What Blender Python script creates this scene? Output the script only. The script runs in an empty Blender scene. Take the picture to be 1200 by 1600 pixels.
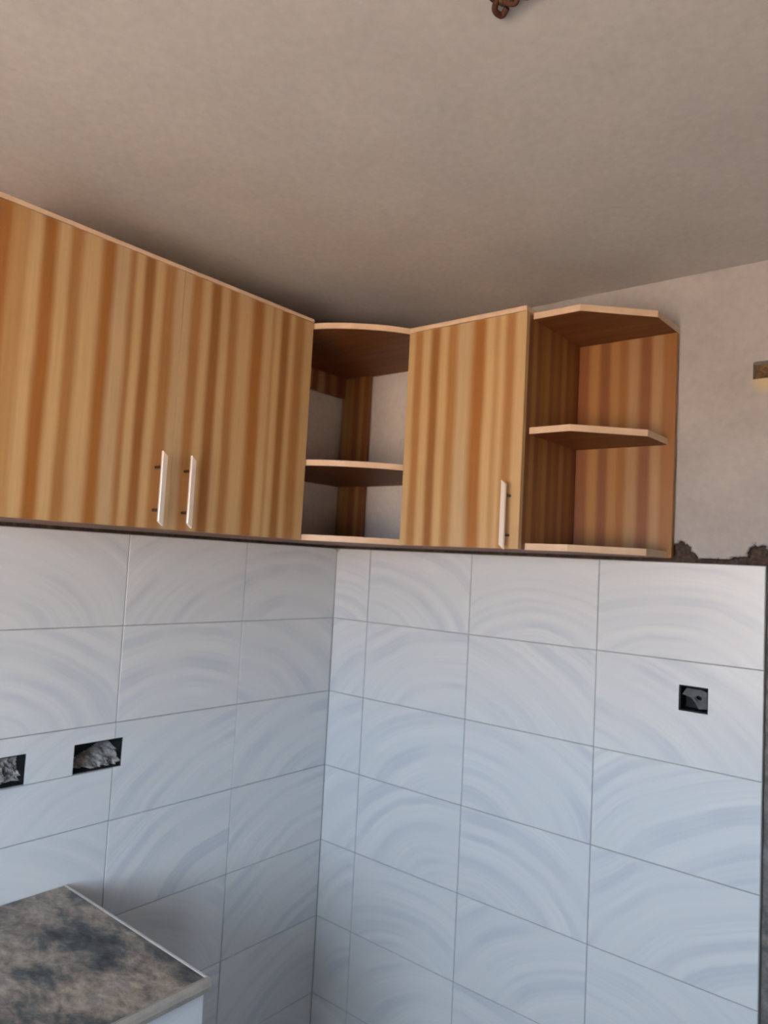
import bpy, bmesh, math, random
from mathutils import Matrix, Vector, noise

scene = bpy.context.scene
C = scene.collection

# ------------------------------------------------------------------ camera
CAM = (1.7467, -1.8703, -0.0445)
YAW, PIT, ROLL = -0.6900, 0.0667, 0.0527
_f = Vector((math.cos(PIT)*math.sin(YAW), math.cos(PIT)*math.cos(YAW), math.sin(PIT)))
_r = _f.cross(Vector((0, 0, 1))).normalized()
_u = _r.cross(_f)
_R = math.cos(ROLL)*_r + math.sin(ROLL)*_u
_U = -math.sin(ROLL)*_r + math.cos(ROLL)*_u
cd = bpy.data.cameras.new('camera')
cam = bpy.data.objects.new('camera', cd)
C.objects.link(cam)
m = Matrix((( _R.x, _U.x, -_f.x, CAM[0]), (_R.y, _U.y, -_f.y, CAM[1]), (_R.z, _U.z, -_f.z, CAM[2]), (0, 0, 0, 1)))
cam.matrix_world = m
cd.sensor_fit = 'VERTICAL'
cd.sensor_height = 24.0
cd.lens = 24.0*1141.09/1600.0
cd.clip_start = 0.02
cd.dof.use_dof = True            # slightly soft, as the hand-held photograph is
cd.dof.focus_distance = 1.0
cd.dof.aperture_fstop = 5.0
scene.camera = cam

# ------------------------------------------------------------------ room sizes (metres; origin = tile corner, z=0 = cabinet underside)
ZF, ZC = -1.76, 0.72          # floor, ceiling
XR, YB = 2.60, -2.75          # far side wall, window wall
WX0, WX1, WZ0, WZ1 = 0.70, 1.95, -0.70, 0.34   # window opening in the back wall
SY0, SY1, SZ0, SZ1 = -2.68, -2.16, -0.86, -0.16   # added unseen opening in the side wall, brightens the left wall

# ------------------------------------------------------------------ world, sun, exposure
w = bpy.data.worlds.new('sky')
scene.world = w
w.use_nodes = True
bg = w.node_tree.nodes['Background']
bg.inputs['Color'].default_value = (0.64, 0.82, 1.0, 1)
bg.inputs['Strength'].default_value = 16.0

sd = bpy.data.lights.new('sun', 'SUN')
sd.energy = 142.0
sd.color = (1.0, 0.90, 0.79)
sd.angle = 0.02
sun = bpy.data.objects.new('sun', sd)
C.objects.link(sun)
sun.rotation_euler = Vector((0.20, -0.64, -0.74)).to_track_quat('-Z', 'Y').to_euler()

pd = bpy.data.lights.new('window_portal', 'AREA')      # guides sampling of the sky through the window opening
pd.shape = 'RECTANGLE'
pd.size = WX1-WX0
pd.size_y = WZ1-WZ0
pd.cycles.is_portal = True
po = bpy.data.objects.new('window_portal', pd)
C.objects.link(po)
po.location = ((WX0+WX1)/2, YB-0.1, (WZ0+WZ1)/2)
po.rotation_euler = (math.radians(90), 0, 0)
pd2 = pd.copy()
pd2.size, pd2.size_y = SZ1-SZ0, SY1-SY0
po2 = bpy.data.objects.new('window_portal', pd2)  # portal for the added side-wall opening
C.objects.link(po2)
po2.location = (XR+0.1, (SY0+SY1)/2, (SZ0+SZ1)/2)
po2.rotation_euler = (0, math.radians(90), 0)

vs = scene.view_settings
vs.view_transform = 'Standard'
vs.look = 'None'
vs.exposure = 0.08
vs.gamma = 1.0
vs.use_curve_mapping = False
scene.cycles.max_bounces = 10
scene.cycles.diffuse_bounces = 8

# ------------------------------------------------------------------ material helpers
def srgb(r, g, b):
    def f(c):
        c /= 255.0
        return c/12.92 if c <= 0.04045 else ((c+0.055)/1.055)**2.4
    return (f(r), f(g), f(b), 1.0)

def new_mat(name, rough=0.6, spec=0.5, color=(0.5, 0.5, 0.5, 1), metal=0.0):
    mt = bpy.data.materials.new(name)
    mt.use_nodes = True
    nt = mt.node_tree
    b = nt.nodes['Principled BSDF']
    b.inputs['Roughness'].default_value = rough
    b.inputs['Specular IOR Level'].default_value = spec
    b.inputs['Base Color'].default_value = color
    b.inputs['Metallic'].default_value = metal
    return mt, nt, b

def N(nt, kind, **kw):
    n = nt.nodes.new(kind)
    for k, v in kw.items():
        setattr(n, k, v)
    return n

def math_node(nt, op, a, b=None, c=None):
    n = nt.nodes.new('ShaderNodeMath')
    n.operation = op
    for i, v in enumerate((a, b, c)):
        if v is None:
            continue
        if isinstance(v, (int, float)):
            n.inputs[i].default_value = v
        else:
            nt.links.new(v, n.inputs[i])
    return n.outputs[0]

def noise_tex(nt, vec, scale, detail=3.0, rough=0.5, dim='3D'):
    n = nt.nodes.new('ShaderNodeTexNoise')
    n.noise_dimensions = dim
    n.inputs['Scale'].default_value = scale
    n.inputs['Detail'].default_value = detail
    n.inputs['Roughness'].default_value = rough
    if vec is not None:
        nt.links.new(vec, n.inputs['W' if dim == '1D' else 'Vector'])
    return n

def ramp(nt, fac, stops, interp='LINEAR'):
    r = nt.nodes.new('ShaderNodeValToRGB')
    cr = r.color_ramp
    cr.interpolation = interp
    cr.elements[0].position = stops[0][0]
    cr.elements[0].color = stops[0][1]
    cr.elements[1].position = stops[-1][0]
    cr.elements[1].color = stops[-1][1]
    for p_, c_ in stops[1:-1]:
        e = cr.elements.new(p_)
        e.color = c_
    nt.links.new(fac, r.inputs[0])
    return r.outputs[0]

def mix(nt, fac, a, b, blend='MIX'):
    n = nt.nodes.new('ShaderNodeMix')
    n.data_type = 'RGBA'
    n.blend_type = blend
    n.clamp_result = False
    for sock, v in ((n.inputs[0], fac), (n.inputs[6], a), (n.inputs[7], b)):
        if isinstance(v, (int, float)):
            sock.default_value = v
        elif isinstance(v, tuple):
            sock.default_value = v
        else:
            nt.links.new(v, sock)
    return n.outputs[2]

def bump(nt, bsdf, height, strength, dist):
    b = nt.nodes.new('ShaderNodeBump')
    b.inputs['Strength'].default_value = strength
    b.inputs['Distance'].default_value = dist
    nt.links.new(height, b.inputs['Height'])
    nt.links.new(b.outputs[0], bsdf.inputs['Normal'])

def grey(v):
    return (v, v, v, 1)

# ---- striped laminate
WL = (0.51, 0.345, 0.170, 1)      # light tan
WG = (0.47, 0.335, 0.185, 1)      # light, greyer
WO = (0.32, 0.130, 0.030, 1)      # dark orange
WD = (0.28, 0.118, 0.032, 1)      # dark brown
WM = (0.35, 0.170, 0.055, 1)      # medium brown
WK = (0.42, 0.245, 0.100, 1)      # light orange
WH = (0.36, 0.205, 0.092, 1)      # dull tan
WR = (0.215, 0.078, 0.028, 1)     # red brown
WCOL = dict(L=WL, G=WG, O=WO, D=WD, M=WM, K=WK, R=WR, H=WH)

def wood_bands(name, axis, bands, lo, hi):
    """bands: (start, end, key) in the part's own coordinate along axis."""
    mt, nt, b = new_mat(name, rough=0.38, spec=0.45)
    tc = N(nt, 'ShaderNodeTexCoord')
    sep = N(nt, 'ShaderNodeSeparateXYZ')
    nt.links.new(tc.outputs['Object'], sep.inputs[0])
    mp = N(nt, 'ShaderNodeMapping')
    mp.inputs['Scale'].default_value = (9, 9, 3.5)
    nt.links.new(tc.outputs['Object'], mp.inputs[0])
    wv = noise_tex(nt, mp.outputs[0], 1.0, 2.0)
    off = math_node(nt, 'MULTIPLY_ADD', wv.outputs[0], 0.011, -0.0055)
    u = math_node(nt, 'ADD', sep.outputs[axis], off)
    fac = math_node(nt, 'MULTIPLY_ADD', u, 1.0/(hi-lo), -lo/(hi-lo))
    stops = []
    for s, e, k in bands:
        wd = e-s
        if wd > 0.019:
            stops += [(s+wd*0.30, k), (e-wd*0.30, k)]
        else:
            stops.append(((s+e)/2, k))
    stops = [(min(max((p_-lo)/(hi-lo), 0.0), 1.0), WCOL[k]) for p_, k in stops]
    assert len(stops) <= 32, len(stops)
    col = ramp(nt, fac, stops, 'EASE')
    mp2 = N(nt, 'ShaderNodeMapping')
    mp2.inputs['Scale'].default_value = (160, 160, 6)
    nt.links.new(tc.outputs['Object'], mp2.inputs[0])
    g = noise_tex(nt, mp2.outputs[0], 1.0, 3.0)
    gcol = ramp(nt, g.outputs[0], [(0.25, grey(0.94)), (0.75, grey(1.05))])
    col = mix(nt, 1.0, col, gcol, 'MULTIPLY')
    nt.links.new(col, b.inputs['Base Color'])
    return mt

def wood_random(name, axis, scale=16.0, seed=0.0, dark=1.0):
    mt, nt, b = new_mat(name, rough=0.42, spec=0.4)
    tc = N(nt, 'ShaderNodeTexCoord')
    sep = N(nt, 'ShaderNodeSeparateXYZ')
    nt.links.new(tc.outputs['Object'], sep.inputs[0])
    mp = N(nt, 'ShaderNodeMapping')
    mp.inputs['Scale'].default_value = (9, 9, 9)
    nt.links.new(tc.outputs['Object'], mp.inputs[0])
    wv = noise_tex(nt, mp.outputs[0], 1.0, 2.0)
    u = math_node(nt, 'MULTIPLY_ADD', wv.outputs[0], 0.012, sep.outputs[axis])
    u2 = math_node(nt, 'ADD', u, seed)
    n1 = noise_tex(nt, u2, scale*2.2, 2.0, 0.6, '1D')
    k = lambda c: (c[0]*dark, c[1]*dark, c[2]*dark, 1)
    col = ramp(nt, n1.outputs[0], [(0.30, k(WD)), (0.42, k(WM)), (0.50, k(WK)), (0.60, k(WL)), (0.72, k(WG))])
    nt.links.new(col, b.inputs['Base Color'])
    return mt

M = {}
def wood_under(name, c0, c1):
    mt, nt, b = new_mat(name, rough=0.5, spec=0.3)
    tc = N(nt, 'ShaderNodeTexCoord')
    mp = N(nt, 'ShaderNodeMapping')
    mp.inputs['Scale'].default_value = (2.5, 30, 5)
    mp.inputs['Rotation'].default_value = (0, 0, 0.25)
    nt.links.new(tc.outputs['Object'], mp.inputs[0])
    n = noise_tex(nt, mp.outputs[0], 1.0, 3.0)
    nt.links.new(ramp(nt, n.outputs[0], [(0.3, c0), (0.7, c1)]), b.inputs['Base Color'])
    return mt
M['under'] = wood_under('shade_darkened_red_laminate', (0.155, 0.052, 0.016, 1), (0.235, 0.090, 0.030, 1))  # reddish laminate with the shade under the boards put into its colour
M['edge'], nt, b = new_mat('edge_banding', 0.45, 0.4)
tc = N(nt, 'ShaderNodeTexCoord')
n = noise_tex(nt, tc.outputs['Object'], 30, 2)
nt.links.new(ramp(nt, n.outputs[0], [(0.3, (0.60, 0.43, 0.29, 1)), (0.7, (0.68, 0.50, 0.35, 1))]), b.inputs['Base Color'])

# ---- plaster (cream, trowelled); exposes brown cement where chipped
def plaster(name, base, var=0.08, chips=True, stain=None):
    mt, nt, b = new_mat(name, 0.85, 0.2)
    tc = N(nt, 'ShaderNodeTexCoord')
    n1 = noise_tex(nt, tc.outputs['Object'], 5.0, 4.0, 0.55)
    c1 = ramp(nt, n1.outputs[0], [(0.30, tuple(c*(1-var) for c in base[:3])+(1,)), (0.70, tuple(min(1, c*(1+var)) for c in base[:3])+(1,))])
    n2 = noise_tex(nt, tc.outputs['Object'], 60.0, 3.0)
    col = mix(nt, 1.0, c1, ramp(nt, n2.outputs[0], [(0.3, grey(0.95)), (0.7, grey(1.04))]), 'MULTIPLY')
    if stain:
        vm = N(nt, 'ShaderNodeVectorMath', operation='DISTANCE')
        nt.links.new(tc.outputs['Object'], vm.inputs[0])
        vm.inputs[1].default_value = stain[0]
        d = math_node(nt, 'MULTIPLY_ADD', n1.outputs[0], 0.02, vm.outputs['Value'])
        f = ramp(nt, d, [(stain[1]*0.5, grey(1)), (stain[1], grey(0))])
        col = mix(nt, f, col, stain[2])
    if chips:
        at = N(nt, 'ShaderNodeAttribute', attribute_name='chip')
        f = ramp(nt, at.outputs['Fac'], [(0.25, grey(0)), (0.55, grey(1))])
        n3 = noise_tex(nt, tc.outputs['Object'], 120.0, 3.0)
        cem = ramp(nt, n3.outputs[0], [(0.3, (0.035, 0.022, 0.017, 1)), (0.7, (0.10, 0.07, 0.06, 1))])
        col = mix(nt, f, col, cem)
    nt.links.new(col, b.inputs['Base Color'])
    h = math_node(nt, 'MULTIPLY_ADD', n2.outputs[0], 0.3, n1.outputs[0])
    bump(nt, b, h, 0.35, 0.004)
    return mt

PL = (0.40, 0.38, 0.37, 1)
M['plaster'] = plaster('wall_plaster', PL, 0.09, True, ((1.352, 0.0, 0.435), 0.055, (0.50, 0.42, 0.26, 1)))
M['plaster_plain'] = plaster('wall_plaster_plain', PL, 0.08, False)
M['ceiling'] = plaster('ceiling_plaster', (0.55, 0.53, 0.515, 1), 0.045, False, ((1.245, -1.02, 0.72), 0.05, (0.59, 0.57, 0.55, 1)))

def speckled(name, cols, scale, rough=0.9, bumpd=0.006):
    mt, nt, b = new_mat(name, rough, 0.2)
    tc = N(nt, 'ShaderNodeTexCoord')
    n1 = noise_tex(nt, tc.outputs['Object'], scale, 5.0, 0.65)
    k = len(cols)
    col = ramp(nt, n1.outputs[0], [(0.28+0.44*i/(k-1), c) for i, c in enumerate(cols)])
    nt.links.new(col, b.inputs['Base Color'])
    bump(nt, b, n1.outputs[0], 0.7, bumpd)
    return mt

M['grout'] = speckled('tile_grout', [(0.33, 0.32, 0.32, 1), (0.43, 0.42, 0.42, 1)], 60)
M['cement'] = speckled('dark_cement', [(0.035, 0.022, 0.017, 1), (0.065, 0.045, 0.037, 1), (0.12, 0.09, 0.078, 1)], 70)
M['rough_cement'] = speckled('rough_cement', [(0.10, 0.105, 0.09, 1), (0.16, 0.15, 0.135, 1), (0.24, 0.20, 0.18, 1), (0.28, 0.27, 0.25, 1)], 45)
M['rubble'] = speckled('cement_rubble', [(0.16, 0.145, 0.135, 1), (0.36, 0.33, 0.31, 1), (0.58, 0.54, 0.51, 1)], 60)
M['black_box'] = speckled('black_plastic', [(0.006, 0.006, 0.007, 1), (0.02, 0.02, 0.022, 1)], 40, 0.6, 0.001)
M['grey_box'] = speckled('grey_plastic', [(0.07, 0.07, 0.073, 1), (0.15, 0.145, 0.15, 1)], 50, 0.6, 0.001)
M['clay'] = speckled('ochre_clay', [(0.10, 0.055, 0.035, 1), (0.15, 0.09, 0.045, 1), (0.24, 0.165, 0.07, 1)], 55)
M['wire'] = speckled('brown_wire_sheath', [(0.05, 0.018, 0.010, 1), (0.10, 0.04, 0.025, 1)], 80, 0.5, 0.001)
M['floor'] = speckled('cement_screed', [(0.06, 0.05, 0.042, 1), (0.085, 0.07, 0.06, 1), (0.11, 0.092, 0.08, 1)], 6)
M['ground'] = speckled('dry_earth', [(0.36, 0.275, 0.215, 1), (0.44, 0.34, 0.27, 1)], 0.6)
M['bare_wall'] = speckled('unplastered_wall', [(0.13, 0.115, 0.105, 1), (0.20, 0.18, 0.165, 1)], 12)
M['frame'] = new_mat('window_frame_paint', 0.5, 0.4, (0.30, 0.27, 0.25, 1))[0]
M['handle'], nt, b = new_mat('brushed_nickel', 0.34, 0.5, (0.86, 0.76, 0.68, 1), 0.0)
b.inputs['Metallic'].default_value = 0.35
M['post'] = new_mat('dark_metal_post', 0.35, 0.5, (0.10, 0.06, 0.04, 1), 0.6)[0]
M['trim'] = speckled('pale_trim', [(0.50, 0.46, 0.43, 1), (0.62, 0.58, 0.54, 1)], 30, 0.5, 0.0005)

# ---- wall tile: pale glazed, printed with soft bluish arcs round a centre that differs from tile to tile
mt, nt, b = new_mat('arc_printed_tile', 0.32, 0.45)
M['tile'] = mt
tc = N(nt, 'ShaderNodeTexCoord')
at = N(nt, 'ShaderNodeAttribute', attribute_name='arc', attribute_type='OBJECT')
sepa = N(nt, 'ShaderNodeSeparateXYZ')
nt.links.new(at.outputs['Vector'], sepa.inputs[0])
cmb = N(nt, 'ShaderNodeCombineXYZ')
nt.links.new(sepa.outputs[0], cmb.inputs[0])
nt.links.new(sepa.outputs[1], cmb.inputs[2])
sub = N(nt, 'ShaderNodeVectorMath', operation='SUBTRACT')
nt.links.new(tc.outputs['Object'], sub.inputs[0])
nt.links.new(cmb.outputs[0], sub.inputs[1])
seedv = N(nt, 'ShaderNodeCombineXYZ')
nt.links.new(sepa.outputs[2], seedv.inputs[1])
add = N(nt, 'ShaderNodeVectorMath', operation='ADD')
nt.links.new(tc.outputs['Object'], add.inputs[0])
nt.links.new(seedv.outputs[0], add.inputs[1])
warp = noise_tex(nt, add.outputs[0], 5.0, 2.0)
ms = N(nt, 'ShaderNodeMapping')
ms.inputs['Scale'].default_value = (0.72, 0.0, 1.0)
nt.links.new(sub.outputs[0], ms.inputs[0])
ln = N(nt, 'ShaderNodeVectorMath', operation='LENGTH')
nt.links.new(ms.outputs[0], ln.inputs[0])
dist = math_node(nt, 'MULTIPLY_ADD', warp.outputs[0], 0.035, ln.outputs['Value'])
dist = math_node(nt, 'ADD', dist, sepa.outputs[2])
b1 = noise_tex(nt, dist, 22.0, 1.5, 0.5, '1D')
b2 = noise_tex(nt, dist, 95.0, 2.0, 0.6, '1D')
fad = noise_tex(nt, add.outputs[0], 6.0, 1.0)
bands = ramp(nt, b1.outputs[0], [(0.36, (0.61, 0.63, 0.665, 1)), (0.50, (0.70, 0.705, 0.72, 1)), (0.64, (0.745, 0.745, 0.745, 1))])
fine = ramp(nt, b2.outputs[0], [(0.3, grey(0.96)), (0.6, grey(1.02))])
col = mix(nt, 1.0, bands, fine, 'MULTIPLY')
ff = ramp(nt, fad.outputs[0], [(0.35, grey(0.05)), (0.6, grey(0.75))])
col = mix(nt, ff, col, (0.715, 0.715, 0.72, 1))
nt.links.new(col, b.inputs['Base Color'])

# ---- granite counter
mt, nt, b = new_mat('mottled_granite', 0.33, 0.45)
M['granite'] = mt
tc = N(nt, 'ShaderNodeTexCoord')
mp = N(nt, 'ShaderNodeMapping')
mp.inputs['Scale'].default_value = (1.0, 1.7, 1.0)
mp.inputs['Rotation'].default_value = (0, 0, 0.7)
nt.links.new(tc.outputs['Object'], mp.inputs[0])
n0 = noise_tex(nt, mp.outputs[0], 7.0, 2.0)
va = N(nt, 'ShaderNodeVectorMath', operation='SCALE')
nt.links.new(n0.outputs['Color'], va.inputs[0])
va.inputs['Scale'].default_value = 0.07
vb = N(nt, 'ShaderNodeVectorMath', operation='ADD')
nt.links.new(mp.outputs[0], vb.inputs[0])
nt.links.new(va.outputs[0], vb.inputs[1])
n1 = noise_tex(nt, vb.outputs[0], 6.0, 8.0, 0.68)
n2 = noise_tex(nt, vb.outputs[0], 34.0, 6.0, 0.7)
c1 = ramp(nt, n1.outputs[0], [(0.33, (0.014, 0.011, 0.009, 1)), (0.41, (0.075, 0.080, 0.078, 1)), (0.47, (0.19, 0.16, 0.135, 1)), (0.56, (0.37, 0.30, 0.235, 1)), (0.64, (0.25, 0.23, 0.22, 1))])
c2 = ramp(nt, n2.outputs[0], [(0.32, grey(0.55)), (0.5, grey(0.95)), (0.68, grey(1.35))])
nt.links.new(mix(nt, 1.0, c1, c2, 'MULTIPLY'), b.inputs['Base Color'])

# ------------------------------------------------------------------ mesh helpers
def obj(name, bm, mat, parent=None, loc=(0, 0, 0), smooth=False):
    me = bpy.data.meshes.new(name)
    bmesh.ops.recalc_face_normals(bm, faces=bm.faces)
    bm.to_mesh(me)
    bm.free()
    for m_ in (mat if isinstance(mat, (list, tuple)) else [mat]):
        me.materials.append(m_)
    if smooth:
        for p_ in me.polygons:
            p_.use_smooth = True
    o = bpy.data.objects.new(name, me)
    C.objects.link(o)
    o.location = loc
    if parent is not None:
        o.parent = parent
    return o

def tag(o, label, cat, group=None):
    o['label'] = label
    o['category'] = cat
    if group:
        o['group'] = group
    return o

def struct(o, label=None):
    o['kind'] = 'structure'
    if label:
        o['label'] = label
    return o

def thing(name, label, cat, loc, group=None):
    o = bpy.data.objects.new(name, None)
    C.objects.link(o)
    o.location = loc
    o.empty_display_size = 0.05
    return tag(o, label, cat, group)

def add_box(bm, x0, x1, y0, y1, z0, z1, bev=0.0, mi=0):
    t = bmesh.new()
    bmesh.ops.create_cube(t, size=1.0)
    for v in t.verts:
        v.co = Vector(((x0+x1)/2+v.co.x*(x1-x0), (y0+y1)/2+v.co.y*(y1-y0), (z0+z1)/2+v.co.z*(z1-z0)))
    if bev:
        bmesh.ops.bevel(t, geom=t.edges[:], offset=bev, segments=1, affect='EDGES')
    for f in t.faces:
        f.material_index = mi
    me = bpy.data.meshes.new('tmp')
    t.to_mesh(me)
    t.free()
    bm.from_mesh(me)
    bpy.data.meshes.remove(me)
    return bm

def box(x0, x1, y0, y1, z0, z1, bev=0.0, off=(0, 0, 0)):
    bm = bmesh.new()
    return add_box(bm, x0-off[0], x1-off[0], y0-off[1], y1-off[1], z0-off[2], z1-off[2], bev)

def prism(poly, z0, z1, off=(0, 0, 0), edge_sides=(), bev=0.0012):
    """poly: plan outline; sides listed in edge_sides get material 1 (edge banding)."""
    bm = bmesh.new()
    n_ = len(poly)
    lo = [bm.verts.new((x-off[0], y-off[1], z0-off[2])) for x, y in poly]
    hi = [bm.verts.new((x-off[0], y-off[1], z1-off[2])) for x, y in poly]
    bm.faces.new(lo[::-1])
    bm.faces.new(hi)
    for i in range(n_):
        f = bm.faces.new((lo[i], lo[(i+1) % n_], hi[(i+1) % n_], hi[i]))
        if i in edge_sides:
            f.material_index = 1
    return bm

def lathe_y(bm, prof, cx, cz, seg=14):
    """profile of (radius, y) turned about the y axis through cx, cz."""
    rings = []
    for r, y in prof:
        rings.append([bm.verts.new((cx+r*math.cos(2*math.pi*i/seg), y, cz+r*math.sin(2*math.pi*i/seg))) for i in range(seg)])
    for a, b_ in zip(rings, rings[1:]):
        for i in range(seg):
            bm.faces.new((a[i], a[(i+1) % seg], b_[(i+1) % seg], b_[i]))
    bm.faces.new(rings[0])
    bm.faces.new(rings[-1][::-1])
    return bm

def tube(bm, pts, r, seg=8):
    pts = [Vector(p_) for p_ in pts]
    rings = []
    for i, p_ in enumerate(pts):
        d = (pts[min(i+1, len(pts)-1)]-pts[max(i-1, 0)]).normalized()
        a = d.cross(Vector((0.3, 0.9, 0.2))).normalized()
        c = d.cross(a)
        rings.append([bm.verts.new(p_+r*(math.cos(2*math.pi*k/seg)*a+math.sin(2*math.pi*k/seg)*c)) for k in range(seg)])
    for a, b_ in zip(rings, rings[1:]):
        for i in range(seg):
            bm.faces.new((a[i], a[(i+1) % seg], b_[(i+1) % seg], b_[i]))
    bm.faces.new(rings[0][::-1])
    bm.faces.new(rings[-1])
    return bm

def relief(us, vs_, depth, place, midx=None):
    """stepped surface: each cell of the (us x vs) grid lies at depth(u,v); steps get side walls. place(u,v,d)->xyz"""
    bm = bmesh.new()
    nu, nv = len(us)-1, len(vs_)-1
    D = [[depth((us[i]+us[i+1])/2, (vs_[j]+vs_[j+1])/2) for j in range(nv)] for i in range(nu)]
    def q(pts, mi):
        f = bm.faces.new([bm.verts.new(place(*p_)) for p_ in pts])
        f.material_index = mi
    for i in range(nu):
        for j in range(nv):
            u0, u1, v0, v1, d = us[i], us[i+1], vs_[j], vs_[j+1], D[i][j]
            mi = midx((u0+u1)/2, (v0+v1)/2) if midx else 0
            q(((u0, v0, d), (u1, v0, d), (u1, v1, d), (u0, v1, d)), mi)
            if i+1 < nu and abs(D[i+1][j]-d) > 1e-6:
                e = D[i+1][j]
                q(((u1, v0, d), (u1, v0, e), (u1, v1, e), (u1, v1, d)), mi)
            if j+1 < nv and abs(D[i][j+1]-d) > 1e-6:
                e = D[i][j+1]
                q(((u0, v1, d), (u1, v1, d), (u1, v1, e), (u0, v1, e)), mi)
    return bm

PR = lambda u, v, d: (u, d, v)          # right wall: face towards -y
PLF = lambda u, v, d: (-d, u, v)        # left wall: face towards +x

# ------------------------------------------------------------------ structure: floor, ceiling, far walls, ground
struct(obj('floor', box(-0.3, XR+0.2, YB-0.2, 0.3, ZF-0.15, ZF), M['floor']))
struct(obj('ceiling', box(-0.3, XR+0.2, YB-0.2, 0.3, ZC, ZC+0.18), M['ceiling']))
bm = bmesh.new()
add_box(bm, XR, XR+0.2, YB-0.2, SY0, ZF, ZC)
add_box(bm, XR, XR+0.2, SY1, 0.3, ZF, ZC)
add_box(bm, XR, XR+0.2, SY0, SY1, ZF, SZ0)
add_box(bm, XR, XR+0.2, SY0, SY1, SZ1, ZC)
struct(obj('wall_side', bm, M['bare_wall']))
bm = bmesh.new()
add_box(bm, -0.3, WX0, YB-0.2, YB, ZF, ZC)
add_box(bm, WX1, XR, YB-0.2, YB, ZF, ZC)
add_box(bm, WX0, WX1, YB-0.2, YB, ZF, WZ0)
add_box(bm, WX0, WX1, YB-0.2, YB, WZ1, ZC)
struct(obj('wall_back', bm, M['bare_wall']))
bm = bmesh.new()
for x in (WX0, (WX0+WX1)/2-0.02, WX1-0.04):
    add_box(bm, x, x+0.04, YB-0.13, YB-0.09, WZ0, WZ1)
add_box(bm, WX0, WX1, YB-0.13, YB-0.09, WZ0, WZ0+0.04)
add_box(bm, WX0, WX1, YB-0.13, YB-0.09, WZ1-0.04, WZ1)
struct(obj('window_1', bm, M['frame']))
bm = bmesh.new()
for y in (SY0, SY1-0.03):
    add_box(bm, XR+0.10, XR+0.13, y, y+0.03, SZ0, SZ1)
for z in (SZ0, SZ1-0.03):
    add_box(bm, XR+0.10, XR+0.13, SY0, SY1, z, z+0.03)
struct(obj('added_side_window', bm, M['frame']))  # frame of the unseen side opening added for light on the left wall
bm = bmesh.new()
add_box(bm, -60, 60, -80, 80, ZF-0.6, ZF-0.3)
g = struct(obj('ground', bm, M['ground']))

# ------------------------------------------------------------------ right wall
TX1 = 1.356                      # right end of the tiling
TZ = -0.010                      # top edge of the tiling
BXR = (1.168, 1.236, -0.370, -0.308)      # socket hole, right wall
HOLE = (1.321, 1.362, 0.437, 0.474)       # conduit hole in the plaster

def dR(u, v):
    if BXR[0] < u < BXR[1] and BXR[2] < v < BXR[3]:
        return 0.055
    if HOLE[0]-0.01 < u < HOLE[1]+0.01 and HOLE[2]-0.01 < v < HOLE[3]+0.01:
        return 0.055
    if v > TZ:
        return 0.018
    if u > TX1:
        return 0.024
    return 0.0022

us = [-0.2, 0.0, BXR[0], BXR[1], HOLE[0]-0.01, TX1, HOLE[1]+0.01, XR]
vv = [ZF, BXR[2], BXR[3], TZ, HOLE[2]-0.01, HOLE[3]+0.01, ZC]
bm = relief(us, vv, dR, PR, lambda u, v: 1 if v > TZ else (2 if u > TX1 else 0))
add_box(bm, -0.2, XR, 0.07, 0.2, ZF, ZC, mi=0)
wall_right = struct(obj('wall_right', bm, [M['grout'], M['cement'], M['rough_cement']]))

# rough cement beside the tiling: uneven render coat
bm = bmesh.new()
nx, nz = 40, 150
grid = []
for i in range(nx+1):
    row = []
    x = TX1+0.001+(0.55)*(i/nx)**1.6
    for j in range(nz+1):
        z = ZF+(TZ-ZF)*j/nz
        h = noise.fractal(Vector((x*26, 3.1, z*26)), 0.6, 2.0, 5)
        y = 0.018+0.006*h
        row.append(bm.verts.new((x, y, z)))
    grid.append(row)
for i in range(nx):
    for j in range(nz):
        bm.faces.new((grid[i][j], grid[i+1][j], grid[i+1][j+1], grid[i][j+1]))
o = obj('rough_render', bm, M['rough_cement'], wall_right, smooth=True)
o['label'] = 'strip of rough grey cement beside the tile edge'

# plaster skin above the tiles, with a chipped lower edge and a conduit hole
def axis(lo, hi, dense, fine, coarse):
    out, x = [], lo
    while x < hi-1e-6:
        out.append(x)
        st = fine if any(a <= x < b_ for a, b_ in dense) else coarse
        nxt = x+st
        for a, b_ in dense:
            if x < a < nxt:
                nxt = a
        x = nxt
    out.append(hi)
    return out

CHIPS = [(1.160, 0.010, 0.028, 0.032), (1.185, 0.000, 0.016, 0.016), (1.338, 0.014, 0.024, 0.024), (1.30, 0.000, 0.022, 0.010), (1.36, 0.002, 0.02, 0.02), (1.24, -0.004, 0.05, 0.007)]
def chip_amount(x, z):
    nz_ = noise.fractal(Vector((x*90, 0.0, z*90)), 0.8, 2.0, 3)
    a = 0.0
    for cx, cz, rx, rz in CHIPS:
        d = math.hypot((x-cx)/rx, (z-cz)/rz)
        a = max(a, min(1.0, max(0.0, (1.12-d+0.28*nz_)*3.5)))
    if HOLE[0] < x < HOLE[1] and HOLE[2] < z < HOLE[3]:
        a = 1.0
    return a
xs = axis(0.70, XR, [(1.11, 1.40)], 0.0035, 0.08)
zs = axis(0.0, ZC, [(-0.01, 0.065), (0.42, 0.49)], 0.0035, 0.06)
bm = bmesh.new()
lay = bm.verts.layers.float.new('chip')
V = {}
for i, x in enumerate(xs):
    for j, z in enumerate(zs):
        c = chip_amount(x, z)
        inhole = HOLE[0] < x < HOLE[1] and HOLE[2] < z < HOLE[3]
        wob = 0.0015*noise.noise(Vector((x*3, 1.7, z*3)))
        v = bm.verts.new((x, 0.004+wob+(0.030 if inhole else 0.0125)*c, z))
        v[lay] = 0.0 if inhole else c
        V[i, j] = v
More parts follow.
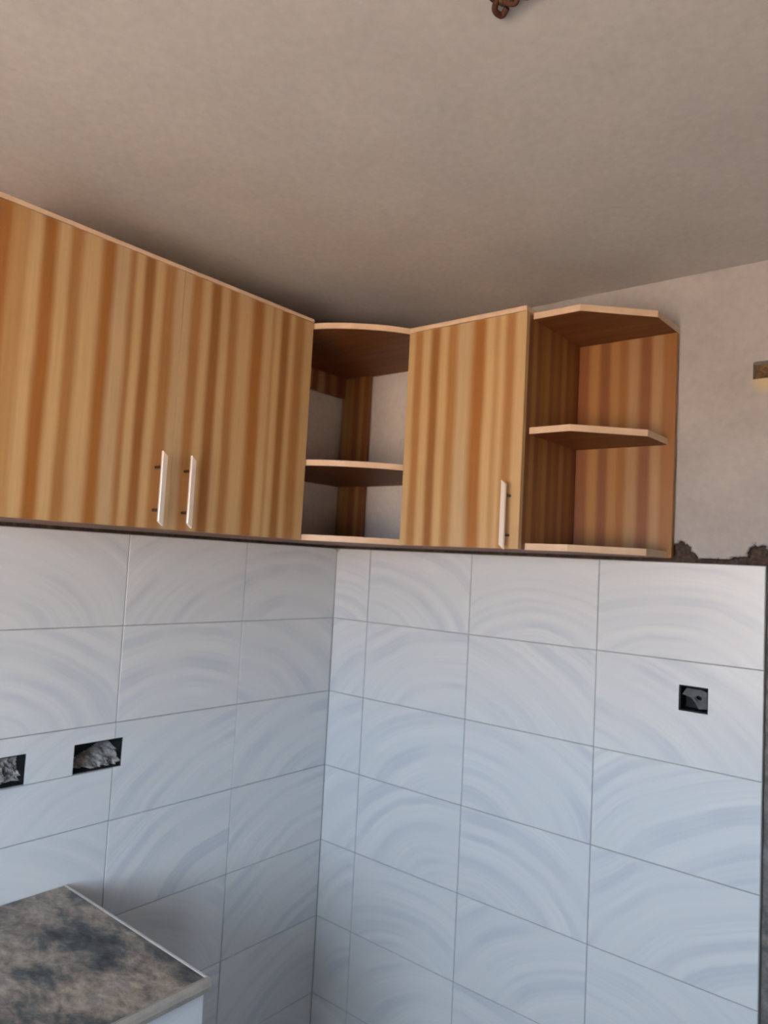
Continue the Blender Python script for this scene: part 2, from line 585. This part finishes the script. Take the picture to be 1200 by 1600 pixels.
for i in range(len(xs)-1):
    for j in range(len(zs)-1):
        bm.faces.new((V[i, j], V[i+1, j], V[i+1, j+1], V[i, j+1]))
# return of the skin at its lower edge
for i in range(len(xs)-1):
    a, b_ = V[i, 0], V[i+1, 0]
    c = bm.verts.new((a.co.x, 0.019, a.co.z))
    d = bm.verts.new((b_.co.x, 0.019, b_.co.z))
    bm.faces.new((a, b_, d, c))
o = obj('plaster', bm, M['plaster'], wall_right, smooth=False)
o['label'] = 'cream plaster above the tiles with a chipped lower edge'
o = obj('plaster', box(0.0, 0.70, 0.004, 0.019, 0.0, ZC), plaster('pale_corner_plaster', (0.64, 0.58, 0.54, 1), 0.07, False), wall_right)
o['label'] = 'paler plaster in the corner behind the open shelves'

# ------------------------------------------------------------------ left wall
BXL = [(-0.912, -0.779, -0.615, -0.541), (-1.165, -1.030, -0.614, -0.542)]
def dL(u, v):
    for a in BXL:
        if a[0] < u < a[1] and a[2] < v < a[3]:
            return 0.085
    return 0.018 if v > TZ else 0.0022
us = [YB, BXL[1][0], BXL[1][1], BXL[0][0], BXL[0][1], 0.2]
vv = [ZF, -0.615, -0.614, -0.542, -0.541, TZ, ZC]
bm = relief(us, vv, dL, PLF, lambda u, v: 1 if v > TZ else 0)
add_box(bm, -0.25, -0.10, YB, 0.2, ZF, ZC, mi=0)
wall_left = struct(obj('wall_left', bm, [M['grout'], M['cement']]))
M['plaster_pale'] = plaster('pale_wall_plaster', (0.86, 0.80, 0.74, 1), 0.05, False)
o = obj('plaster', box(-0.019, -0.004, YB, 0.0, 0.0, ZC), M['plaster_pale'], wall_left)
o['label'] = 'cream plaster behind the wall cabinets'

# ------------------------------------------------------------------ tiles: 400 x 250 mm, each a piece of its wall
rnd = random.Random(7)
GAP = 0.0014
tile_cache = {}
def tile_mesh(wd, ht, holes=(), cut=None):
    """tile in its own frame: x along the wall, z up, face at y=0; holes (x0,x1,z0,z1) left open; cut = chipped corner"""
    key = (round(wd, 4), round(ht, 4), holes, cut)
    if key in tile_cache:
        return tile_cache[key]
    bm = bmesh.new()
    if cut:
        pts = {'tl': [(0, 0), (wd, 0), (wd, ht), (cut[1], ht), (cut[1]*0.55, ht-cut[2]*0.4), (0, ht-cut[2])],
               'tr': [(0, 0), (wd, 0), (wd, ht-cut[2]), (wd-cut[1]*0.5, ht-cut[2]*0.35), (wd-cut[1], ht), (0, ht)]}[cut[0]]
        fr = [bm.verts.new((x, 0, z)) for x, z in pts]
        bk = [bm.verts.new((x, 0.006, z)) for x, z in pts]
        bm.faces.new(fr)
        bm.faces.new(bk[::-1])
        for i in range(len(pts)):
            k = (i+1) % len(pts)
            bm.faces.new((fr[i], bk[i], bk[k], fr[k]))
    elif holes:
        xs_ = sorted({0.0, wd, *[min(max(h[0], 0), wd) for h in holes], *[min(max(h[1], 0), wd) for h in holes]})
        zs_ = sorted({0.0, ht, *[min(max(h[2], 0), ht) for h in holes], *[min(max(h[3], 0), ht) for h in holes]})
        solid = {}
        for i in range(len(xs_)-1):
            for j in range(len(zs_)-1):
                cx, cz = (xs_[i]+xs_[i+1])/2, (zs_[j]+zs_[j+1])/2
                solid[i, j] = not any(h[0] < cx < h[1] and h[2] < cz < h[3] for h in holes)
        vd = {}
        def gv(x, y, z):
            k = (round(x, 5), y, round(z, 5))
            if k not in vd:
                vd[k] = bm.verts.new((x, y, z))
            return vd[k]
        for (i, j), s in solid.items():
            if not s:
                continue
            x0, x1, z0, z1 = xs_[i], xs_[i+1], zs_[j], zs_[j+1]
            for y in (0.0, 0.006):
                bm.faces.new([gv(x0, y, z0), gv(x1, y, z0), gv(x1, y, z1), gv(x0, y, z1)])
            for di, dj, e in ((-1, 0, ((x0, z0), (x0, z1))), (1, 0, ((x1, z0), (x1, z1))), (0, -1, ((x0, z0), (x1, z0))), (0, 1, ((x0, z1), (x1, z1)))):
                if not solid.get((i+di, j+dj), False):
                    (a, b_), (c, d) = e
                    bm.faces.new([gv(a, 0.0, b_), gv(c, 0.0, d), gv(c, 0.006, d), gv(a, 0.006, b_)])
    else:
        add_box(bm, 0, wd, 0, 0.006, 0, ht, 0.0008)
    bmesh.ops.recalc_face_normals(bm, faces=bm.faces)
    me = bpy.data.meshes.new('tile')
    bm.to_mesh(me)
    bm.free()
    me.materials.append(M['tile'])
    tile_cache[key] = me
    return me

ARC = {'r': (0.02, -0.07), 'l': (0.40, -0.07), 'm': (0.20, -0.10), 'R': (-0.12, -0.16), 'L': (0.52, -0.16)}
def put_tile(wall, u0, u1, z0, z1, kind, holes=(), cut=None):
    wd, ht = u1-u0-2*GAP, z1-z0-2*GAP
    hl = tuple((round(h[0]-u0-GAP, 5), round(h[1]-u0-GAP, 5), round(h[2]-z0-GAP, 5), round(h[3]-z0-GAP, 5)) for h in holes)
    o = bpy.data.objects.new('tile', tile_mesh(wd, ht, hl, cut))
    C.objects.link(o)
    o.parent = wall
    pr = rnd.uniform(-0.0004, 0.0004)
    if wall is wall_right:
        o.location = (u0+GAP, pr, z0+GAP)
    else:
        o.location = (-pr, u0+GAP, z0+GAP)
        o.rotation_euler = (0, 0, math.radians(90))
    a = ARC[kind]
    o['arc'] = (a[0]+rnd.uniform(-0.03, 0.03), a[1]+rnd.uniform(-0.03, 0.03), rnd.uniform(0.0, 9.0))
    return o

rows = [(-0.25, -0.010)]+[(-0.25*(k+1), -0.25*k) for k in range(1, 7)]
rows.append((ZF, -1.75))
rows = [r_ for r_ in rows if r_[1]-r_[0] > 0.02]
# right wall columns (from the corner) and the sweep of the print in each
colsR = [(0.0, 0.155), (0.155, 0.555), (0.555, 0.955), (0.955, TX1)]
patR = [['r', 'l', 'l', 'l', 'l', 'l', 'r'],
        ['r', 'l', 'l', 'l', 'm', 'l', 'r'],
        ['m', 'R', 'r', 'r', 'L', 'r', 'l'],
        ['m', 'R', 'L', 'L', 'r', 'm', 'r']]
for ci, (a, b_) in enumerate(colsR):
    for ri, (z0, z1) in enumerate(rows):
        holes = (BXR,) if (ci == 3 and ri == 1) else ()
        holes = tuple((h[0], h[1], h[2], h[3]) for h in holes)
        put_tile(wall_right, a, b_, z0, z1, patR[ci][ri % 7], holes, ('tl', 0.016, 0.012) if ci == 0 and ri == 0 else None)
# left wall columns, from the corner towards the window
patL = [['m', 'R', 'l', 'l', 'L', 'l', 'r'],
        ['L', 'm', 'L', 'l', 'r', 'l', 'm'],
        ['r', 'r', 'l', 'r', 'm', 'r', 'l'],
        ['m', 'l', 'r', 'l', 'm', 'r', 'l']]
nl = 8
for ci in range(nl):
    b_ = -0.402-0.40*(ci-1) if ci else 0.0
    a = max(-0.402-0.40*ci, YB)
    for ri, (z0, z1) in enumerate(rows):
        if ci >= 3 and z1 < -0.9:
            continue                      # behind the counter
        k = patL[ci % 4][ri % 7]
        if ri == 2 and ci in (2, 3):      # row of cut tiles round the socket holes
            put_tile(wall_left, a, b_, -0.6155, z1, k, tuple((h[0], h[1], h[2]-0.01, h[3]) for h in BXL))
            put_tile(wall_left, a, b_, z0, -0.6155, k)
        elif ri == 2 and ci == 1:
            put_tile(wall_left, a, b_, z0, z1, k, (BXL[0],))
        else:
            put_tile(wall_left, a, b_, z0, z1, k, (), ('tr', 0.012, 0.008) if ci == 0 and ri == 0 else None)

# ------------------------------------------------------------------ wall cabinets
BT = 0.016
def bands_local(b_list, off):
    return [(s-off, e-off, k) for s, e, k in b_list]

def make_handle(door, name, ctr, along, out, length=0.156, width=0.013, off=(0, 0, 0)):
    """flat bar with slanted ends on two posts. ctr = bar centre (world), along = wall direction seen to the right, out = away from door"""
    al, ou, up = Vector(along), Vector(out), Vector((0, 0, 1))
    c0 = Vector(ctr)-Vector(off)
    bm = bmesh.new()
    hw, hl, ht, sl = width/2, length/2, 0.0035, 0.0055
    vs_ = []
    for s_o in (-1, 1):
        vs_.append([bm.verts.new(c0+al*x+up*z+ou*(ht*s_o)) for x, z in ((-hw, -hl+sl), (hw, -hl-sl), (hw, hl-sl), (-hw, hl+sl))])
    bm.faces.new(vs_[0][::-1])
    bm.faces.new(vs_[1])
    for i in range(4):
        k = (i+1) % 4
        bm.faces.new((vs_[0][i], vs_[0][k], vs_[1][k], vs_[1][i]))
    bmesh.ops.bevel(bm, geom=bm.edges[:], offset=0.0009, segments=1, affect='EDGES')
    h = obj('handle', bm, M['handle'], door)
    h['label'] = 'pale satin metal bar handle'
    for s in (-1, 1):
        bm = bmesh.new()
        p_ = c0+up*(s*0.048)
        tube(bm, [p_-ou*0.0305, p_-ou*0.003], 0.0036, 10)
        q = obj('post', bm, M['post'], door)
        q['label'] = 'dark handle post'

# --- two-door cabinet on the left wall
LY0, LY1 = -1.325, -0.485
SEAM = -0.905
LZT = 0.610
base = (0.0, (LY0+LY1)/2, 0.0)
cab = thing('wall_cabinet', 'wide striped wood wall cabinet with two doors, on the left wall', 'cabinet', base, 'striped wall cabinets')
M['w_int'] = wood_random('striped_laminate_inside', 1, 16, 1.3)
E2 = [M['w_int'], M['edge']]
for y0, y1 in ((LY0, LY0+BT), (LY1-BT, LY1)):
    obj('side_panel', box(0.0, 0.300, y0, y1, 0.0, LZT-BT, 0.0008, base), M['w_int'], cab)
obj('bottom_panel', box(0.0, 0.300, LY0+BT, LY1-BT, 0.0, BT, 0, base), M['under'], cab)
obj('back_panel', box(0.0, 0.004, LY0+BT, LY1-BT, BT, LZT-BT, 0, base), M['w_int'], cab)
tp = obj('top_panel', box(0.0, 0.318, LY0, LY1+0.002, LZT-0.0095, LZT, 0.0006, base), M['edge'], cab)
tp['label'] = 'pale edge of the top panel'
LB = [(-1.325, -1.318, 'D'), (-1.318, -1.298, 'O'), (-1.295, -1.283, 'K'), (-1.283, -1.262, 'K'), (-1.259, -1.236, 'L'), (-1.236, -1.203, 'O'), (-1.203, -1.176, 'L'), (-1.176, -1.154, 'M'),
      (-1.154, -1.106, 'L'), (-1.104, -1.081, 'O'), (-1.081, -1.042, 'G'), (-1.042, -1.030, 'M'), (-1.030, -1.010, 'L'), (-1.009, -0.982, 'D'), (-0.981, -0.961, 'L'),
      (-0.961, -0.926, 'M'), (-0.925, -0.905, 'G')]
RB = [(-0.905, -0.886, 'G'), (-0.885, -0.854, 'M'), (-0.852, -0.831, 'L'), (-0.829, -0.797, 'D'), (-0.796, -0.773, 'L'), (-0.772, -0.751, 'M'), (-0.749, -0.701, 'L'),
      (-0.698, -0.660, 'O'), (-0.659, -0.633, 'L'), (-0.633, -0.625, 'K'), (-0.625, -0.604, 'L'), (-0.602, -0.575, 'D'), (-0.573, -0.554, 'L'), (-0.552, -0.517, 'M'), (-0.514, -0.485, 'L')]
for y0, y1, bl, hy, tagn in ((LY0+0.001, SEAM-0.0005, LB, -0.945, 'left'), (SEAM+0.0005, LY1, RB, -0.869, 'right')):
    mt = wood_bands('striped_laminate_door_'+tagn, 1, bands_local(bl, base[1]), y0-base[1], y1-base[1])
    d = obj('door', box(0.3015, 0.317, y0, y1, 0.0005, LZT-0.0105, 0.0004, base), mt, cab)
    make_handle(d, 'handle', (0.347, hy, 0.089), (0, 1, 0), (1, 0, 0), off=base)

# --- single-door cabinet on the right wall
RX0, RX1 = 0.524, 0.884
RZT = 0.597
base = ((RX0+RX1)/2, 0.0, 0.0)
cab = thing('wall_cabinet', 'narrow striped wood wall cabinet with one door, between two open shelf units', 'cabinet', base, 'striped wall cabinets')
M['w_intx'] = wood_random('striped_laminate_inside_across', 0, 16, 4.1)
M['w_side'] = wood_bands('striped_laminate_side', 1, [(-0.300+0.0235*i, -0.280+0.0235*i, 'RMRDMRDRMRDRR'[i]) for i in range(13)], -0.300, 0.0)  # reddish stripes, darkened further to hold the shade on the side panels
obj('side_panel', box(RX0, RX0+BT, -0.300, 0.0, 0.0, RZT-BT, 0.0008, base), M['w_side'], cab)
obj('side_panel', box(RX1-BT, RX1, -0.300, 0.0, 0.0, RZT-BT, 0.0008, base), M['w_side'], cab)
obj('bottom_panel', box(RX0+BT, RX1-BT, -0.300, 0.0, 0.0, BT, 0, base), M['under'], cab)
obj('back_panel', box(RX0+BT, RX1-BT, -0.004, 0.0, BT, RZT-BT, 0, base), M['w_intx'], cab)
tp = obj('top_panel', box(RX0, RX1, -0.318, 0.0, RZT-0.0125, RZT, 0.0006, base), M['edge'], cab)
tp['label'] = 'pale edge of the top panel'
DB = [(0.524, 0.544, 'L'), (0.545, 0.572, 'M'), (0.574, 0.598, 'L'), (0.601, 0.627, 'D'), (0.629, 0.654, 'L'), (0.656, 0.681, 'M'), (0.682, 0.731, 'G'), (0.734, 0.773, 'O'),
      (0.775, 0.797, 'L'), (0.798, 0.809, 'K'), (0.810, 0.828, 'L'), (0.830, 0.852, 'M'), (0.854, 0.884, 'L')]
mt = wood_bands('striped_laminate_door_narrow', 0, bands_local(DB, base[0]), RX0-base[0], RX1-base[0])
d = obj('door', box(RX0, RX1+0.001, -0.317, -0.3015, 0.0005, RZT-0.0135, 0.0004, base), mt, cab)
make_handle(d, 'handle', (0.857, -0.347, 0.081), (1, 0, 0), (0, -1, 0), off=base)

# --- open corner shelf with bowed fronts
base = (0.0, 0.0, 0.0)
cs = thing('corner_shelf', 'open corner shelf unit with bowed shelves between the two cabinets', 'shelf', base)
def bow(a, b_, sag, n_=12):
    a, b_ = Vector(a), Vector(b_)
    nrm = Vector((b_.y-a.y, -(b_.x-a.x))).normalized()
    out = []
    for i in range(n_+1):
        t = i/n_
        k = 1-abs(2*t-1)**2.4
        p_ = a.lerp(b_, t)+nrm*sag*k
        out.append((p_.x, p_.y))
    return out
front = bow((0.300, LY1), (RX0, -0.300), 0.028)
outline = [(0.001, -0.001), (0.001, LY1)]+front+[(RX0, -0.001)]
es = tuple(range(2, 2+len(front)-1))
for nm, z0, z1 in (('top_board', 0.584, 0.600), ('shelf_board', 0.204, 0.220), ('bottom_board', 0.000, BT)):
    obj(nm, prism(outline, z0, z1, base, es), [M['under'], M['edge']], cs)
obj('upright_strip', box(0.004, 0.124, -0.020, -0.002, BT, 0.584, 0.001, base), wood_bands('striped_laminate_strip', 0, [(0.004, 0.03, 'K'), (0.032, 0.055, 'M'), (0.056, 0.085, 'R'), (0.086, 0.104, 'M'), (0.105, 0.124, 'R')], 0.004, 0.124), cs)
obj('top_rail', box(0.002, 0.018, LY1, -0.021, 0.514, 0.584, 0.001, base), wood_bands('striped_laminate_rail', 1, [(-0.485+0.03*i, -0.46+0.03*i, 'RMRKDRMDRMRKRMRD'[i]) for i in range(16)], -0.485, -0.02), cs)

# --- open end shelf with chamfered corner
EX1 = 1.147
EZT = 0.587
base = ((RX1+EX1)/2, 0.0, 0.0)
es_ = thing('end_shelf', 'open end shelf unit with chamfered shelves and striped back board', 'shelf', base)
EB = [(0.884, 0.919, 'R'), (0.921, 0.944, 'M'), (0.945, 0.976, 'R'), (0.977, 0.999, 'M'), (0.999, 1.023, 'D'), (1.024, 1.051, 'H'), (1.053, 1.089, 'R'), (1.090, 1.111, 'H'), (1.112, 1.138, 'D'), (1.138, 1.147, 'D')]
mt = wood_bands('striped_laminate_back', 0, bands_local(EB, base[0]), RX1-base[0], EX1-base[0])
obj('back_board', box(RX1+0.001, EX1, -0.016, -0.001, 0.0, EZT-BT, 0.001, base), mt, es_)
for nm, z0, z1, dx in (('top_board', EZT-BT, EZT, 0.0), ('shelf_board', 0.284, 0.300, -0.016), ('bottom_board', 0.0, BT, -0.012)):
    x1 = EX1+dx
    poly = [(RX1+0.001, -0.0165 if nm != 'top_board' else -0.001), (RX1+0.001, -0.284), (1.008+dx, -0.284), (x1-0.003, -0.150), (x1, -0.0165 if nm != 'top_board' else -0.001)]
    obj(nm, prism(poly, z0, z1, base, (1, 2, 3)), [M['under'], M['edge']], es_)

# ------------------------------------------------------------------ counter along the left wall
CZ = -0.879
CX, CY = 0.575, -0.905
base = (CX/2, (CY+YB)/2, ZF)
ct = thing('kitchen_counter', 'tiled kitchen counter with mottled brown granite top and pale trim', 'counter', base)
obj('granite_top', box(0.002, CX-0.014, YB+0.003, CY-0.006, CZ-0.022, CZ, 0.001, base), M['granite'], ct)
bm = bmesh.new()
prof = [(-0.014, 0.0005), (-0.006, 0.002), (0.0, -0.004), (0.002, -0.012), (0.0, -0.022), (-0.014, -0.024)]
rings = []
for y in (YB+0.003, CY):
    rings.append([bm.verts.new((CX+px-base[0], y-base[1], CZ+pz-base[2])) for px, pz in prof])
for i in range(len(prof)):
    k = (i+1) % len(prof)
    bm.faces.new((rings[0][i], rings[0][k], rings[1][k], rings[1][i]))
bm.faces.new(rings[0][::-1])
bm.faces.new(rings[1])
o = obj('front_trim', bm, speckled('taupe_trim', [(0.30, 0.26, 0.23, 1), (0.40, 0.355, 0.32, 1)], 30, 0.5, 0.0005), ct)
o['label'] = 'pale rounded trim along the front edge'
o = obj('end_trim', box(0.002, CX-0.013, CY-0.006, CY, CZ-0.022, CZ+0.0015, 0.0008, base), M['trim'], ct)
o['label'] = 'thin white trim along the end'
obj('body', box(0.002, CX-0.022, YB+0.003, CY-0.004, ZF, CZ-0.022, 0, base), M['grout'], ct)
y1 = CY
for i in range(6):
    y0 = max(y1-0.40, YB+0.003)
    if y1-y0 < 0.02:
        break
    for z0, z1 in ((-1.151, CZ-0.026), (-1.401, -1.151), (-1.651, -1.401)):
        o = bpy.data.objects.new('tile', tile_mesh(y1-y0-2*GAP, z1-z0-2*GAP))
        C.objects.link(o)
        o.parent = ct
        o.location = (CX-0.019-base[0], y0+GAP-base[1], z0+GAP-base[2])
        o.rotation_euler = (0, 0, math.radians(90))
        a = ARC['mrlRL'[(i+int(z0*10)) % 5]]
        o['arc'] = (a[0], a[1], rnd.uniform(0, 9))
    y1 = y0

# ------------------------------------------------------------------ unfinished electrical boxes
def lumps(bm, x0, x1, z0, z1, ybase, amp, seed, cell, shape):
    """rough cement mass in a hole: height over a grid, shape(u,v)->0..1"""
    nx_ = max(8, int((x1-x0)/cell))
    nz_ = max(8, int((z1-z0)/cell))
    g_ = []
    for i in range(nx_+1):
        r_ = []
        for j in range(nz_+1):
            u, v = i/nx_, j/nz_
            x, z = x0+(x1-x0)*u, z0+(z1-z0)*v
            h = noise.fractal(Vector((x*55, seed, z*55)), 0.7, 2.0, 4)
            k = shape(u, v)
            r_.append((x, max(0.0, k*(1+0.55*h))*amp, z))
        g_.append(r_)
    vv_ = [[bm.verts.new((p_[0], ybase-p_[1], p_[2])) for p_ in r_] for r_ in g_]
    for i in range(nx_):
        for j in range(nz_):
            if max(g_[a][b_][1] for a in (i, i+1) for b_ in (j, j+1)) < 0.004:
                continue
            bm.faces.new((vv_[i][j], vv_[i+1][j], vv_[i+1][j+1], vv_[i][j+1]))
    return bm

def socket_box(name, hole, label, mode, wall, depth):
    u0, u1, z0, z1 = hole
    uc, zc = (u0+u1)/2, (z0+z1)/2
    t = thing(name, label, 'electrical box', (uc, 0, zc) if wall == 'R' else (0, uc, zc), 'empty electrical boxes in the tiled walls')
    if wall == 'L':
        t.rotation_euler = (0, 0, math.radians(90))
    hw, hh = (u1-u0)/2-0.001, (z1-z0)/2-0.001
    bm = bmesh.new()
    th = 0.0022
    add_box(bm, -hw, hw, depth-th, depth, -hh, hh)
    add_box(bm, -hw, -hw+th, 0.004, depth-th, -hh, hh)
    add_box(bm, hw-th, hw, 0.004, depth-th, -hh, hh)
    add_box(bm, -hw+th, hw-th, 0.004, depth-th, -hh, -hh+th)
    add_box(bm, -hw+th, hw-th, 0.004, depth-th, hh-th, hh)
    obj('box_shell', bm, M['black_box'], t)
    iw, ih = hw-th-0.0005, hh-th-0.0005
    if mode == 'wedge':      # cement heaped up in the lower right corner
        bm = bmesh.new()
        lumps(bm, -iw, iw, -ih, ih, depth-th, depth*0.72, 2.0, 0.003, lambda u, v: max(0.0, min(1.0, max(3.0*(u*0.85-0.02-v), 2.5*(0.26-v)))))
        obj('cement_fill', bm, M['rubble'], t)
    elif mode == 'rough':    # filled all over
        bm = bmesh.new()
        lumps(bm, -iw, iw, -ih, ih, depth-th, depth*0.62, 9.0, 0.003, lambda u, v: 0.55+0.45*max(0.0, min(1.0, 1.3-1.3*v)))
        obj('cement_fill', bm, M['rubble'], t)
    else:                    # knock-out rings and a slanted bracket
        bm = bmesh.new()
        seg, rings_ = 20, []
        for r, y in ((0.009, depth-th-0.020), (0.016, depth-th-0.022), (0.018, depth-th-0.012), (0.010, depth-th-0.010)):
            rings_.append([bm.verts.new((0.007+r*math.cos(2*math.pi*i/seg), y, 0.005+r*math.sin(2*math.pi*i/seg))) for i in range(seg)])
        for k in range(4):
            a, b2 = rings_[k], rings_[(k+1) % 4]
            for i in range(seg):
                bm.faces.new((a[i], a[(i+1) % seg], b2[(i+1) % seg], b2[i]))
        obj('knockout_ring', bm, M['grey_box'], t, smooth=False)
        # bent plate across the upper right with a round hole
        bm = bmesh.new()
        outer = [(-iw, 0.25*ih), (-iw*0.35, 0.05*ih), (-0.05*iw, -0.35*ih), (0.25*iw, -0.92*ih), (iw, -0.80*ih), (iw, 0.55*ih), (0.45*iw, 0.80*ih), (-0.7*iw, 0.82*ih)]
        inner = [(0.20*iw+0.28*iw*math.cos(2*math.pi*k/12), 0.02*ih+0.25*ih*math.sin(2*math.pi*k/12)) for k in range(12)]
        edges = []
        for loop in (outer, inner):
            vl = [bm.verts.new((x, 0.019+0.004*x/iw, z)) for x, z in loop]
            edges += [bm.edges.new((vl[k], vl[(k+1) % len(vl)])) for k in range(len(vl))]
        bmesh.ops.triangle_fill(bm, edges=edges, use_beauty=True)
        ext = bmesh.ops.extrude_face_region(bm, geom=bm.faces[:])
        for v in ext['geom']:
            if isinstance(v, bmesh.types.BMVert):
                v.co.y += 0.004
        o = obj('bracket', bm, M['grey_box'], t)
        o['label'] = 'grey plate with a round hole'
    return t

socket_box('electrical_box', BXL[0], 'wide dark electrical box hole with cement heaped inside, in left wall tiles', 'wedge', 'L', 0.080)
socket_box('electrical_box', BXL[1], 'electrical box hole filled with rough grey cement, at the left picture edge', 'rough', 'L', 0.080)
socket_box('electrical_box', BXR, 'small square black electrical box in right wall tiles', 'ring', 'R', 0.050)

# conduit stub in the plaster hole
t = thing('conduit_stub', 'small ochre brown conduit stub in the cream plaster near the right picture edge', 'conduit', ((HOLE[0]+HOLE[1])/2, 0.0, (HOLE[2]+HOLE[3])/2))
bm = bmesh.new()
hw, hh = (HOLE[1]-HOLE[0])/2-0.001, (HOLE[3]-HOLE[2])/2-0.001
lumps(bm, -hw, hw, -hh, hh, 0.030, 0.012, 5.0, 0.002, lambda u, v: 0.6)
obj('clay_plug', bm, M['clay'], t)
bm = bmesh.new()
tube(bm, [(0.004, 0.030, 0.0), (0.004, 0.012, -0.001), (0.006, 0.004, -0.003)], 0.0075, 12)
obj('pipe_end', bm, M['clay'], t)

# ceiling outlet: broken hole with brown wires
t = thing('ceiling_outlet', 'dark brown wires hanging from a broken hole in the ceiling', 'wires', (1.256, -1.078, ZC))
bm = bmesh.new()
seg = 22
rim, mid = [], []
for i in range(seg):
    a = 2*math.pi*i/seg
    r = 0.026*(1+0.22*noise.noise(Vector((math.cos(a)*2, math.sin(a)*2, 4.0))))
    rim.append(bm.verts.new((r*math.cos(a), r*math.sin(a), -0.0005)))
    mid.append(bm.verts.new((r*0.8*math.cos(a), r*0.8*math.sin(a), -0.003)))
for i in range(seg):
    bm.faces.new((rim[i], rim[(i+1) % seg], mid[(i+1) % seg], mid[i]))
bm.faces.new(mid)
obj('broken_rim', bm, M['cement'], t)
def smooth_path(pts, n_=6):
    p = [Vector(q) for q in pts]
    p = [p[0]*2-p[1]]+p+[p[-1]*2-p[-2]]
    out = []
    for i in range(1, len(p)-2):
        for k in range(n_):
            t_ = k/n_
            a, b_, c, d = p[i-1:i+3]
            out.append(0.5*((2*b_)+(c-a)*t_+(2*a-5*b_+4*c-d)*t_*t_+(3*b_-a-3*c+d)*t_**3))
    return out+[p[-2]]
for pts, r in ((((-0.016, 0.004, 0.0), (-0.024, 0.012, -0.008), (-0.020, 0.024, -0.010), (-0.010, 0.020, -0.006)), 0.0042),
               (((0.008, 0.002, 0.0), (0.018, 0.012, -0.007), (0.024, 0.018, -0.008), (0.030, 0.016, -0.004)), 0.0036),
               (((0.0, -0.006, 0.0), (-0.004, 0.004, -0.010), (0.006, 0.014, -0.011), (0.012, 0.010, -0.004)), 0.0038)):
    bm = bmesh.new()
    tube(bm, smooth_path(pts), r, 8)
    obj('wire', bm, M['wire'], t, smooth=True)
bm = bmesh.new()
bmesh.ops.create_icosphere(bm, subdivisions=3, radius=0.011)
for v in bm.verts:
    k = 1+0.30*noise.noise(v.co*160)
    v.co = Vector((v.co.x*1.5*k+0.002, v.co.y*0.85*k+0.009, v.co.z*0.6*k-0.004))
o = obj('connector', bm, speckled('olive_brown_plastic', [(0.045, 0.030, 0.015, 1), (0.10, 0.075, 0.045, 1)], 90, 0.7, 0.001), t, smooth=True)
